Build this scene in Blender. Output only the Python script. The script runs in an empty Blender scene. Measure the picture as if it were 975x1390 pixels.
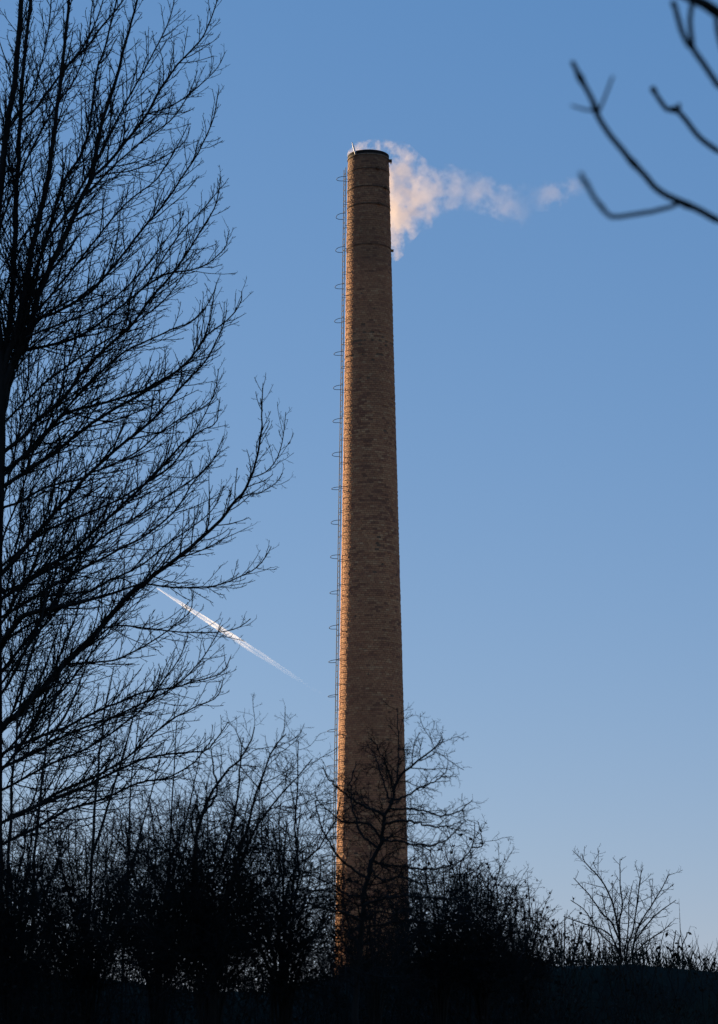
import bpy, bmesh, math
import numpy as np
from mathutils import Vector, Matrix

scene = bpy.context.scene
C = scene.collection
RNG = np.random.default_rng(11)

# ------------------------------------------------------------------ camera
PITCH, ROLL, FPX = math.radians(12.3), math.radians(-0.25), 3600.0     # FPX in pixels of a 975 wide picture
CAM = np.array((0.0, 0.0, 1.6))
cam_d = bpy.data.cameras.new('camera')
cam = bpy.data.objects.new('camera', cam_d); C.objects.link(cam)
cam.location = CAM
cam.matrix_world = (Matrix.Translation(CAM) @ Matrix.Rotation(math.pi/2 + PITCH, 4, 'X') @ Matrix.Rotation(ROLL, 4, 'Z'))
cam_d.sensor_fit = 'HORIZONTAL'; cam_d.sensor_width = 36.0
cam_d.lens = 36.0*FPX/975.0
cam_d.clip_start = 0.1; cam_d.clip_end = 200000.0
cam_d.dof.use_dof = True; cam_d.dof.focus_distance = 110.0
cam_d.dof.aperture_fstop = cam_d.lens/10.0
scene.camera = cam

# ------------------------------------------------------------------ sky, sun, exposure
SUN_AZ, SUN_EL = math.radians(-46.5), math.radians(14.0)      # azimuth from the view direction, negative = to the left
world = bpy.data.worlds.new('World'); scene.world = world; world.use_nodes = True
wn = world.node_tree; bg = wn.nodes['Background']
sky = wn.nodes.new('ShaderNodeTexSky'); sky.sky_type = 'NISHITA'; sky.sun_disc = False
sky.sun_elevation = SUN_EL; sky.sun_rotation = SUN_AZ
sky.altitude = 0; sky.air_density = 1.0; sky.dust_density = 0.0; sky.ozone_density = 3.0
# the whole dome a little flatter and bluer, as the camera saw the clear winter sky
tint = wn.nodes.new('ShaderNodeVectorMath'); tint.operation = 'MULTIPLY_ADD'
flat = wn.nodes.new('ShaderNodeGamma'); flat.inputs[1].default_value = 0.6
wn.links.new(sky.outputs[0], flat.inputs[0]); wn.links.new(flat.outputs[0], tint.inputs[0])
tint.inputs[1].default_value = (1.95, 1.63, 1.36); tint.inputs[2].default_value = (-0.94, 0.03, 2.20)
wn.links.new(tint.outputs[0], bg.inputs[0]); bg.inputs[1].default_value = 0.05*0.8
sun_d = bpy.data.lights.new('sun', 'SUN'); sun_d.energy = 5.0; sun_d.angle = math.radians(0.5); sun_d.color = (1.0, 0.72, 0.41)
sun = bpy.data.objects.new('sun', sun_d); C.objects.link(sun)
to_sun = Vector((math.sin(SUN_AZ)*math.cos(SUN_EL), math.cos(SUN_AZ)*math.cos(SUN_EL), math.sin(SUN_EL)))
sun.rotation_euler = to_sun.to_track_quat('Z', 'Y').to_euler()
scene.view_settings.view_transform = 'Standard'; scene.view_settings.look = 'None'
scene.view_settings.exposure = 1.32; scene.view_settings.gamma = 1.0
scene.render.engine = 'CYCLES'
scene.cycles.volume_bounces = 3; scene.cycles.max_bounces = 8; scene.cycles.diffuse_bounces = 3
scene.cycles.volume_step_rate = 0.6

# ------------------------------------------------------------------ measuring: pixel of the photograph -> point at a distance y
_cp, _sp = math.cos(PITCH), math.sin(PITCH)
R_AX = np.array((1., 0, 0)); U_AX = np.array((0, -_sp, _cp)); F_AX = np.array((0, _cp, _sp))
_r = math.cos(ROLL)*R_AX + math.sin(ROLL)*U_AX; _u = -math.sin(ROLL)*R_AX + math.cos(ROLL)*U_AX
def at(px, py, y):
    d = F_AX + _r*((px-487.5)/FPX) + _u*((695.0-py)/FPX)
    return CAM + d*(y/d[1])

# ------------------------------------------------------------------ materials
def material(name):
    m = bpy.data.materials.new(name); m.use_nodes = True
    return m, m.node_tree.nodes, m.node_tree.links, m.node_tree.nodes['Principled BSDF']
def noise(N, L, scale, detail=4, vec=None, rough=0.5):
    n = N.new('ShaderNodeTexNoise'); n.inputs['Scale'].default_value = scale; n.inputs['Detail'].default_value = detail
    n.inputs['Roughness'].default_value = rough
    if vec is not None: L.new(vec, n.inputs['Vector'])
    return n
def ramp(N, L, fac, stops):
    r = N.new('ShaderNodeValToRGB'); L.new(fac, r.inputs[0])
    e = r.color_ramp.elements
    while len(e) < len(stops): e.new(0.5)
    for k, (p, c) in enumerate(stops): e[k].position = p; e[k].color = (*c, 1)
    return r
def math_node(N, L, op, a, b=None, clamp=False):
    n = N.new('ShaderNodeMath'); n.operation = op; n.use_clamp = clamp
    for k, v in enumerate((a, b)):
        if v is None: continue
        if isinstance(v, (int, float)): n.inputs[k].default_value = v
        else: L.new(v, n.inputs[k])
    return n.outputs[0]
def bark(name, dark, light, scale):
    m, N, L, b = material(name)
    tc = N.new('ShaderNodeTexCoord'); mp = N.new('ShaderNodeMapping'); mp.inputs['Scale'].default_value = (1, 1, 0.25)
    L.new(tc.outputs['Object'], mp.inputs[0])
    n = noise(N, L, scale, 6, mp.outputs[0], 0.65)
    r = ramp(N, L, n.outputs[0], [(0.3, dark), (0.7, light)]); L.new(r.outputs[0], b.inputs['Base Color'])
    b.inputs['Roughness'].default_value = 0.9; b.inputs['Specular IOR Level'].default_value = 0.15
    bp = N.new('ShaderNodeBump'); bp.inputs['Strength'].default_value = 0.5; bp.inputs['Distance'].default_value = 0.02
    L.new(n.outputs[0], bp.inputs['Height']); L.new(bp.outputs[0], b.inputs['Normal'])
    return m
def plain(name, col, rough=0.6, metal=0.0, var=0.35, scale=8):
    m, N, L, b = material(name)
    tc = N.new('ShaderNodeTexCoord'); n = noise(N, L, scale, 5, tc.outputs['Object'])
    lo = tuple(c*(1-var) for c in col); hi = tuple(min(1, c*(1+var)) for c in col)
    r = ramp(N, L, n.outputs[0], [(0.3, lo), (0.7, hi)]); L.new(r.outputs[0], b.inputs['Base Color'])
    b.inputs['Roughness'].default_value = rough; b.inputs['Metallic'].default_value = metal; b.inputs['Specular IOR Level'].default_value = 0.12
    return m
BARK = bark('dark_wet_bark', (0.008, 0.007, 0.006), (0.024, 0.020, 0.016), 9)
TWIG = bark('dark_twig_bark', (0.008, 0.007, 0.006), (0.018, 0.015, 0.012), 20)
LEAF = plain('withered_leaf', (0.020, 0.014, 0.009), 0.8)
IRON = plain('rusty_iron', (0.085, 0.050, 0.032), 0.8)
DARKIRON = plain('painted_iron', (0.012, 0.012, 0.014), 0.7)
CONCRETE = plain('weathered_concrete', (0.16, 0.12, 0.085), 0.9)
STEEL = plain('sooty_steel', (0.022, 0.020, 0.018), 0.8)
GRASS = plain('dead_grass', (0.022, 0.019, 0.011), 0.9)
ALU = plain('bright_aluminium', (0.75, 0.75, 0.75), 0.4, 0.0, 0.1)
COPPER = plain('weathered_copper', (0.08, 0.06, 0.05), 0.5, 0.3)
MORTAR = plain('sooty_mortar', (0.15, 0.095, 0.06), 0.95, 0, 0.3, 3)

# ------------------------------------------------------------------ objects
def link(name, me, mat, parent=None, loc=None):
    o = bpy.data.objects.new(name, me); C.objects.link(o)
    if mat is not None and len(me.materials) == 0: me.materials.append(mat)
    if parent is not None: o.parent = parent
    if loc is not None: o.location = loc
    return o
def thing(name, label, cat, loc=(0, 0, 0), group=None):
    o = bpy.data.objects.new(name, None); C.objects.link(o); o.location = loc; o.empty_display_size = 0.3
    o['label'] = label; o['category'] = cat
    if group: o['group'] = group
    return o
def mesh_from(name, V, quads=None, tris=None, smooth=True):
    """V (n,3), quads (m,4), tris (k,3)"""
    me = bpy.data.meshes.new(name)
    V = np.ascontiguousarray(V, dtype=np.float32)
    me.vertices.add(len(V)); me.vertices.foreach_set('co', V.ravel())
    idx, tot = [], []
    if quads is not None and len(quads): idx.append(np.asarray(quads, np.int32).ravel()); tot.append(np.full(len(quads), 4, np.int32))
    if tris is not None and len(tris): idx.append(np.asarray(tris, np.int32).ravel()); tot.append(np.full(len(tris), 3, np.int32))
    idx = np.concatenate(idx); tot = np.concatenate(tot)
    start = np.concatenate(([0], np.cumsum(tot)[:-1])).astype(np.int32)
    me.loops.add(len(idx)); me.loops.foreach_set('vertex_index', idx)
    me.polygons.add(len(tot)); me.polygons.foreach_set('loop_start', start); me.polygons.foreach_set('loop_total', tot)
    me.polygons.foreach_set('use_smooth', np.full(len(tot), smooth, dtype=bool))
    me.update(calc_edges=True)
    return me
def unit(a): return a/np.maximum(np.linalg.norm(a, axis=-1, keepdims=True), 1e-9)
def tubes(P, R, sides=3):
    """P (N,m,3) paths, R (N,m) radii -> vertices and quads of N tubes"""
    N, m, _ = P.shape
    T = unit(np.gradient(P, axis=1)) if m > 2 else unit(np.repeat(P[:, 1:]-P[:, :1], 2, axis=1))
    ref = np.where(np.abs(T[:, :1, 2:3]) > 0.8, np.array([1., 0.13, 0]), np.array([0.1, 0.05, 1.]))
    u = unit(np.cross(T, np.broadcast_to(ref, T.shape))); v = np.cross(T, u)
    a = np.arange(sides)*2*math.pi/sides
    V = P[:, :, None, :] + R[:, :, None, None]*(np.cos(a)[None, None, :, None]*u[:, :, None, :] + np.sin(a)[None, None, :, None]*v[:, :, None, :])
    base = (np.arange(N)[:, None, None]*m + np.arange(m-1)[None, :, None])*sides
    k = np.arange(sides)[None, None, :]; k2 = (k+1) % sides
    Q = np.stack(np.broadcast_arrays(base+k, base+k2, base+sides+k2, base+sides+k), -1).reshape(-1, 4)
    return V.reshape(-1, 3), Q
def join(parts):
    Vs, Qs, off = [], [], 0
    for V, Q in parts:
        Vs.append(V); Qs.append(Q+off); off += len(V)
    return np.concatenate(Vs), np.concatenate(Qs)
def tube_mesh(name, groups):
    V, Q = join([tubes(P, R, s) for P, R, s in groups if len(P)])
    return mesh_from(name, V, Q)
def spline(pts, n):
    """smooth path through control points, n points evenly spaced"""
    p = np.asarray(pts, float)
    if len(p) == 2: p = np.stack([p[0], (p[0]+p[1])/2, p[1]])
    e = np.concatenate([[2*p[0]-p[1]], p, [2*p[-1]-p[-2]]])
    out = []
    for i in range(1, len(e)-2):
        t = np.linspace(0, 1, 12, endpoint=False)[:, None]
        a, b, c, d = e[i-1], e[i], e[i+1], e[i+2]
        out.append(0.5*((2*b) + (c-a)*t + (2*a-5*b+4*c-d)*t*t + (3*b-a-3*c+d)*t**3))
    out = np.concatenate(out + [p[-1:]])
    s = np.concatenate(([0], np.cumsum(np.linalg.norm(np.diff(out, axis=0), axis=1))))
    q = np.linspace(0, s[-1], n)
    return np.stack([np.interp(q, s, out[:, k]) for k in range(3)], -1)
def lengths(P): return np.linalg.norm(np.diff(P, axis=1), axis=2).sum(1)

def sprout(P, R, spacing, t0=0.15, t1=1.0, ang=(40, 12), lfac=0.45, lmin=0.05, lmax=9, nseg=5, up=0.1, wig=0.12, rfac=0.55, tip=0.0018,
           rlen=0.010, taper=0.6, rng=RNG, ymul=1.0):
    """children of every path: positions along it, angle from it, curving upwards"""
    N, m, _ = P.shape
    L = lengths(P)
    cnt = np.maximum(0, (L*(t1-t0)/spacing + rng.random(N)).astype(int))
    pi = np.repeat(np.arange(N), cnt); n = len(pi)
    if n == 0: return np.zeros((0, nseg+1, 3)), np.zeros((0, nseg+1))
    order = np.concatenate([np.arange(c) for c in cnt])
    t = t0 + (t1-t0)*(order + rng.random(n))/cnt[pi]
    f = np.clip(t, 0, 0.9999)*(m-1); i = f.astype(int); w = (f-i)[:, None]
    B = P[pi, i]*(1-w) + P[pi, i+1]*w
    T = unit(P[pi, i+1]-P[pi, i]); r0 = R[pi, i]*(1-w[:, 0]) + R[pi, i+1]*w[:, 0]
    ref = np.where(np.abs(T[:, 2:3]) > 0.9, np.array([1., 0, 0]), np.array([0, 0, 1.]))
    u = unit(np.cross(T, ref)); v = np.cross(T, u)
    ph = order*2.4 + rng.random(N)[pi]*6.28 + rng.normal(0, 0.5, n)
    a = np.radians(rng.normal(ang[0], ang[1], n))
    D = np.cos(a)[:, None]*T + np.sin(a)[:, None]*(np.cos(ph)[:, None]*u + np.sin(ph)[:, None]*v)
    D[:, 1] *= ymul
    D = unit(D)
    l = np.clip(L[pi]*lfac*(1-taper*t)*rng.uniform(0.55, 1.3, n), lmin, np.maximum(lmin, lmax*(1.15-0.92*t)))
    rb = np.minimum(r0*rfac, tip + l*rlen)
    step = (l/nseg)[:, None]
    pts = [B]
    for k in range(nseg):
        D = D + rng.normal(0, wig, (n, 3)); D[:, 2] += up; D = unit(D)
        pts.append(pts[-1] + D*step)
    P2 = np.stack(pts, 1)
    R2 = rb[:, None] + (np.minimum(tip, rb)-rb)[:, None]*np.linspace(0, 1, nseg+1)[None, :]
    return P2, R2
def cat(*pr):
    return [(P, R, s) for P, R, s in pr if len(P)]
def taper_r(r0, r1, n, p=1.0): return r1 + (r0-r1)*(1-np.linspace(0, 1, n))**p
def leaves_mesh(name, pts, size, rng):
    n = len(pts)
    d = unit(rng.normal(0, 1, (n, 3)) + np.array([0, 0, -1.0])); s = unit(np.cross(d, rng.normal(0, 1, (n, 3))))
    nrm = np.cross(d, s); l = rng.uniform(0.6, 1.3, (n, 1))*size; w = l*0.32
    V = np.stack([pts, pts+d*l*0.45+s*w+nrm*l*0.1, pts+d*l, pts+d*l*0.45-s*w+nrm*l*0.1], 1).reshape(-1, 3)
    b = np.arange(n)[:, None]*4
    return mesh_from(name, V, tris=np.concatenate([b+np.array([[0, 1, 2]]), b+np.array([[0, 2, 3]])]))
def box(bm, c, s, rot=None):
    M = Matrix.Translation(Vector(c))
    if rot is not None: M = M @ rot
    bmesh.ops.create_cube(bm, size=1, matrix=M @ Matrix.Diagonal((*s, 1)))
def bm_mesh(name, bm, smooth=False):
    me = bpy.data.meshes.new(name); bm.to_mesh(me); bm.free()
    for p in me.polygons: p.use_smooth = smooth
    return me
def ring_profile(name, prof, n=72, closed=True):
    """surface of revolution about z from a list of (radius, z)"""
    a = np.arange(n)*2*math.pi/n
    V = np.array([[(r*math.cos(t), r*math.sin(t), z) for t in a] for r, z in prof]).reshape(-1, 3)
    m = len(prof); Q = []
    for j in range(m if closed else m-1):
        j2 = (j+1) % m
        for k in range(n): Q.append((j*n+k, j*n+(k+1) % n, j2*n+(k+1) % n, j2*n+k))
    return mesh_from(name, V, Q, smooth=False)

# ------------------------------------------------------------------ ground: a plain to the horizon with an embankment behind the hedge
def ground_z(X, Y):
    s = np.clip((Y-24)/7, 0, 1); e = np.clip((46-Y)/8, 0, 1)
    h = (2.85+0.10*np.sin(X*0.7)+0.06*np.sin(X*1.9+1))*(s*s*(3-2*s))*(e*e*(3-2*e))
    # a long ridge out of frame to the left keeps the low sun off everything near the camera
    al = (Y-X)*0.7071; ac = (X+Y)*0.7071
    st = lambda v: np.clip(v, 0, 1)**2*(3-2*np.clip(v, 0, 1))
    h = h + 31*np.exp(-((al-82)/17)**2)*st((47-ac)/11)*st((ac+40)/25)
    return h + (0.10*np.sin(X*0.9+1.3*np.sin(Y*0.6)) + 0.07*np.sin(Y*1.7+X*0.4))*np.clip((60-np.abs(Y-20))/40, 0, 1)
def build_ground():
    xs = np.unique(np.concatenate([np.linspace(-70, 70, 141), np.geomspace(80, 30000, 24), -np.geomspace(72, 200, 40), -np.geomspace(220, 30000, 18)]))
    ys = np.unique(np.concatenate([np.linspace(-40, 140, 181), np.geomspace(145, 30000, 28), -np.geomspace(50, 3000, 12)]))
    X, Y = np.meshgrid(xs, ys)
    Z = ground_z(X, Y)
    ny, nx = X.shape
    V = np.stack([X, Y, Z], -1).reshape(-1, 3)
    i = (np.arange(ny-1)[:, None]*nx + np.arange(nx-1)[None, :]).ravel()
    m, N, L, b = material('rough_winter_ground')
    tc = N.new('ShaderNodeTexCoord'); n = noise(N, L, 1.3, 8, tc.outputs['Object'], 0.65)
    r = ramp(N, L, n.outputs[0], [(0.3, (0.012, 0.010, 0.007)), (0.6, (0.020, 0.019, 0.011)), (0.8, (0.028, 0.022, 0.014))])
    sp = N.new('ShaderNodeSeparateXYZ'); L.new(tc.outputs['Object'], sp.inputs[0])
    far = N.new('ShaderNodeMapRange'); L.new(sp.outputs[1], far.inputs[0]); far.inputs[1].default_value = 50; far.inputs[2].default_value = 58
    n2 = noise(N, L, 0.08, 6, tc.outputs['Object']); bounce_field = ramp(N, L, n2.outputs[0], [(0.35, (0.10, 0.082, 0.05)), (0.65, (0.15, 0.125, 0.08))])  # unseen far ground made paler to bounce warm light onto the chimney's shaded side
    mx = N.new('ShaderNodeMix'); mx.data_type = 'RGBA'; L.new(far.outputs[0], mx.inputs[0]); L.new(r.outputs[0], mx.inputs[6]); L.new(bounce_field.outputs[0], mx.inputs[7])
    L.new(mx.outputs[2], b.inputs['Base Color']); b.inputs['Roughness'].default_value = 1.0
    b.inputs['Specular IOR Level'].default_value = 0.1
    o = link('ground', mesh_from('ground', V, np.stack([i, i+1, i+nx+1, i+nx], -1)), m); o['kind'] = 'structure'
build_ground()

# ------------------------------------------------------------------ the chimney
CY = 125.0
base = at(506.8, 1290, CY); top = at(499.3, 212, CY)
CX = 0.5*(base[0]+top[0]); H = top[2]
_z = np.array([0., 5, 14.5, 25.8, 29.4, 32.7, 36, 39.8, 43, 47]); _d = np.array([3.80, 3.56, 3.25, 2.83, 2.68, 2.53, 2.39, 2.26, 2.14, 2.04])
_pf = np.polyfit(_z, _d, 3)
def rad(z): return np.polyval(_pf, z)/2 + 0.008
def brick_material():
    m, N, L, b = material('buff_radial_brick')
    at_ = N.new('ShaderNodeAttribute'); at_.attribute_name = 'tone'
    tc = N.new('ShaderNodeTexCoord')
    r = ramp(N, L, at_.outputs['Fac'], [(0.0, (0.24, 0.116, 0.068)), (0.16, (0.31, 0.142, 0.080)), (0.45, (0.43, 0.205, 0.104)), (0.72, (0.48, 0.25, 0.125)), (1.0, (0.56, 0.33, 0.17))])
    n = noise(N, L, 9.0, 5, tc.outputs['Object'], 0.6)
    mx = N.new('ShaderNodeMix'); mx.data_type = 'RGBA'; mx.blend_type = 'MULTIPLY'; mx.inputs[0].default_value = 1
    g = ramp(N, L, n.outputs[0], [(0.25, (0.72, 0.70, 0.68)), (0.7, (1.08, 1.06, 1.04))])
    L.new(r.outputs[0], mx.inputs[6]); L.new(g.outputs[0], mx.inputs[7])
    soot = N.new('ShaderNodeAttribute'); soot.attribute_name = 'soot'
    mx2 = N.new('ShaderNodeMix'); mx2.data_type = 'RGBA'
    L.new(soot.outputs['Fac'], mx2.inputs[0]); L.new(mx.outputs[2], mx2.inputs[6]); mx2.inputs[7].default_value = (0.060, 0.042, 0.030, 1)
    L.new(mx2.outputs[2], b.inputs['Base Color'])
    b.inputs['Roughness'].default_value = 0.88; b.inputs['Specular IOR Level'].default_value = 0.25
    bp = N.new('ShaderNodeBump'); bp.inputs['Strength'].default_value = 0.35; bp.inputs['Distance'].default_value = 0.01
    n2 = noise(N, L, 40, 4, tc.outputs['Object']); L.new(n2.outputs[0], bp.inputs['Height']); L.new(bp.outputs[0], b.inputs['Normal'])
    return m
def build_chimney():
    ch = thing('factory_chimney', 'tall round tapering brown brick factory chimney with a caged ladder up its left side', 'chimney', (CX, CY, 0))
    rng = np.random.default_rng(5)
    zt = H - 0.26
    zz = np.linspace(0, zt, 60)
    prof = [(rad(z)-0.014, z) for z in zz] + [(rad(zt)-0.35, zt), (rad(zt)-0.35, zt-6)]
    link('shaft', ring_profile('shaft', prof, 72, False), MORTAR, ch)
    # every brick of the radial brickwork, proud of the mortar and a little uneven
    course, joint, bw = 0.100, 0.014, 0.19
    Vs, tone, soot = [], [], []
    nc = int(zt/course)
    ph1 = rng.random(8)*6.28
    for j in range(nc):
        z0 = j*course; z1 = z0+course-joint
        r = rad(z0); n = int(2*math.pi*r/bw)
        a = (np.arange(n)+0.5*(j % 2)+0.13*math.sin(j*1.7))*2*math.pi/n
        da = 2*math.pi/n - joint/r
        ro = r + rng.uniform(-0.006, 0.008, n) + 0.004*rng.normal(0, 1)
        ro = np.where(rng.random(n) < 0.02, ro-0.01, ro)
        ri = r-0.03
        lo = rng.uniform(-0.002, 0.002, n)
        c0, s0, c1, s1 = np.cos(a), np.sin(a), np.cos(a+da), np.sin(a+da)
        def ringv(c, s, rr, z): return np.stack([c*rr, s*rr, np.broadcast_to(z, c.shape)+lo], -1)
        Vs.append(np.stack([ringv(c0, s0, ro, z0), ringv(c1, s1, ro, z0), ringv(c1, s1, ro, z1), ringv(c0, s0, ro, z1),
                            ringv(c0, s0, ri, z0), ringv(c1, s1, ri, z0), ringv(c1, s1, ri, z1), ringv(c0, s0, ri, z1)], 1).reshape(-1, 3))
        # blotches: groups of darker, redder bricks that run along the courses
        bl = (np.sin(3*a+0.55*z0+ph1[0])*np.sin(2*a-0.83*z0+ph1[1]) + np.sin(5*a+1.9*z0+ph1[2])*np.sin(1.27*z0+ph1[3]) + 0.8*np.sin(z0*0.31+ph1[4]+a))
        p_dark = np.clip(0.055+0.09*bl, 0.01, 0.35)
        crs = rng.normal(0, 0.08)
        t = np.clip(rng.normal(0.52+0.04*bl+crs, 0.14, n), 0.2, 1)
        dark = rng.random(n) < p_dark
        dark |= np.roll(dark, 1) & (rng.random(n) < 0.45)
        t = np.where(dark, rng.uniform(0.0, 0.18, n), t)
        t = np.where(rng.random(n) < 0.035, rng.uniform(0.85, 1, n), t)
        up = np.clip((z0-(H-6.5))/1.0, 0, 1)
        so = np.clip(0.10 + 0.10*np.sin(2*a+0.4*z0)*np.sin(0.7*z0+a) + 0.32*up + 0.20*np.clip((z0-(H-2.5))/2.0, 0, 1)*rng.uniform(0.7, 1.2, n) - 0.12*np.clip((12-z0)/10, 0, 1), 0, 0.9)
        tone.append(np.repeat(t, 8)); soot.append(np.repeat(so, 8))
    V = np.concatenate(Vs); nb = len(V)//8
    b = np.arange(nb)[:, None]*8
    Q = np.concatenate([b+np.array([f]) for f in ((0, 1, 2, 3), (0, 4, 5, 1), (3, 2, 6, 7), (0, 3, 7, 4), (1, 5, 6, 2))])
    me = mesh_from('brickwork', V, Q, smooth=False)
    for nm, arr in (('tone', tone), ('soot', soot)):
        at_ = me.attributes.new(nm, 'FLOAT', 'POINT'); at_.data.foreach_set('value', np.concatenate(arr).astype(np.float32))
    o = link('brickwork', me, brick_material(), ch); o['kind'] = 'stuff'
    # the mouth: concrete collar, dark steel rim, flue lining
    rt = rad(H)
    link('cap_ring', ring_profile('cap_ring', [(rt-0.06, zt+0.004), (rt+0.025, zt+0.004), (rt+0.025, zt+0.07), (rt-0.06, zt+0.08)]), CONCRETE, ch)
    link('steel_rim', ring_profile('steel_rim', [(rt-0.14, zt-0.2), (rt-0.015, zt+0.085), (rt-0.015, zt+0.18), (rt+0.012, zt+0.182), (rt+0.012, zt+0.25), (rt-0.05, zt+0.26), (rt-0.14, zt+0.25)]), STEEL, ch)
    # iron bands, each with a tightening lug
    def band(py, lug_deg, h=0.05):
        z = at(499, py, CY)[2]-0.0; r = rad(z)+0.008
        o = link('iron_band', ring_profile('iron_band', [(r-0.02, -h/2), (r+0.012, -h/2), (r+0.012, h/2), (r-0.02, h/2)]), IRON, ch, (0, 0, z))
        bm = bmesh.new(); a = math.radians(lug_deg)
        box(bm, ((r+0.05)*math.cos(a), (r+0.05)*math.sin(a), 0), (0.12, 0.10, 0.10), Matrix.Rotation(a, 4, 'Z'))
        for s in (-1, 1):
            bmesh.ops.create_cone(bm, cap_ends=True, segments=8, radius1=0.018, radius2=0.018, depth=0.22,
                matrix=Matrix.Rotation(a, 4, 'Z') @ Matrix.Translation((r+0.065, 0, 0.028*s)) @ Matrix.Rotation(math.pi/2, 4, 'X'))
        link('lug', bm_mesh('lug', bm), IRON, o)
    band(237, -65); band(261, -40); band(285, -62); band(340, 2, 0.03)
    # bracket on the right of the collar
    bm = bmesh.new()
    box(bm, (rt+0.07, 0, 0), (0.16, 0.14, 0.13)); box(bm, (rt+0.10, 0, -0.10), (0.05, 0.06, 0.12))
    link('bracket', bm_mesh('bracket', bm), IRON, ch, (0, -0.25, zt-0.08))
    # lightning rods
    def rod(p0, p1, r, mat):
        P = spline([p0, p1], 4)[None]; R = np.full((1, 4), r); R[0, -1] = r*0.4
        o = link('lightning_rod', tube_mesh('lightning_rod', [(P, R, 6)]), mat, ch)
        bm = bmesh.new(); box(bm, (p0[0], p0[1], p0[2]+0.06), (0.10, 0.08, 0.14)); link('clamp', bm_mesh('clamp', bm), IRON, o)
    A = math.radians(-126)
    q0 = (rt*math.cos(A)-0.02, rt*math.sin(A)-0.05, H-0.24)
    rod(q0, (q0[0]-0.18, q0[1]+0.05, q0[2]+0.68), 0.048, ALU)
    B = math.radians(-75)
    q1 = (0.34, 0.9, H-0.05); rod(q1, (q1[0]+0.03, q1[1], q1[2]+0.62), 0.020, COPPER)
    # ladder: two stringers, rungs, safety hoops and wall ties, on the left side
    lad = math.radians(180+14)      # where the ladder stands round the shaft
    er = np.array((math.cos(lad), math.sin(lad), 0)); et = np.array((-math.sin(lad), math.cos(lad), 0))
    zl = np.linspace(3.0, H-0.75, 60)
    paths = []
    for s in (-1, 1):
        paths.append(np.stack([er*(rad(z)+0.17)+et*0.19*s+np.array((0, 0, z)) for z in zl]))
    P = np.stack(paths); R = np.full(P.shape[:2], 0.019)
    ties, tz = [], []
    z = 3.6
    while z < H-1:
        for s in (-1, 1):
            p = er*(rad(z)+0.17)+et*0.19*s+np.array((0, 0, z)); ties.append(np.stack([p-er*0.20, p-er*0.10, p]))
        z += 1.2
    T = np.stack(ties)
    ladder = link('ladder', tube_mesh('ladder', [(P, R, 5), (T, np.full(T.shape[:2], 0.012), 4)]), DARKIRON, ch)
    rung_me = tube_mesh('rung', [((np.stack([et*t for t in (-0.20, 0, 0.20)]))[None], np.full((1, 3), 0.015), 5)])
    z = 3.2; k = 0
    while z < H-0.8:
        p = er*(rad(z)+0.17)
        link('rung', rung_me, DARKIRON, ladder, (p[0], p[1], z)); z += 0.283; k += 1
    t = np.linspace(0, 1, 17)
    prof = er[None]*(np.sin(t*math.pi)[:, None]**0.7*0.42) + et[None]*(-np.cos(t*math.pi)[:, None]*0.30)
    hoop_me = tube_mesh('hoop', [(prof[None], np.full((1, 17), 0.0145), 5)])
    ys = [245, 296, 341, 391, 437, 482, 528, 573, 619, 665, 711, 758, 806, 853, 899, 946, 993, 1041, 1090, 1139, 1188, 1238, 1288]
    for py in ys:
        z = at(470, py, CY)[2]; p = er*(rad(z)+0.16)
        h = link('hoop', hoop_me, DARKIRON, ladder, (p[0], p[1], z))
        h.rotation_euler = (Matrix.Rotation(math.radians(rng.normal(6, 3)), 3, Vector(et)) @ Matrix.Rotation(math.radians(rng.normal(7, 3)), 3, Vector(er))).to_euler()
    return ch
build_chimney()

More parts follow.
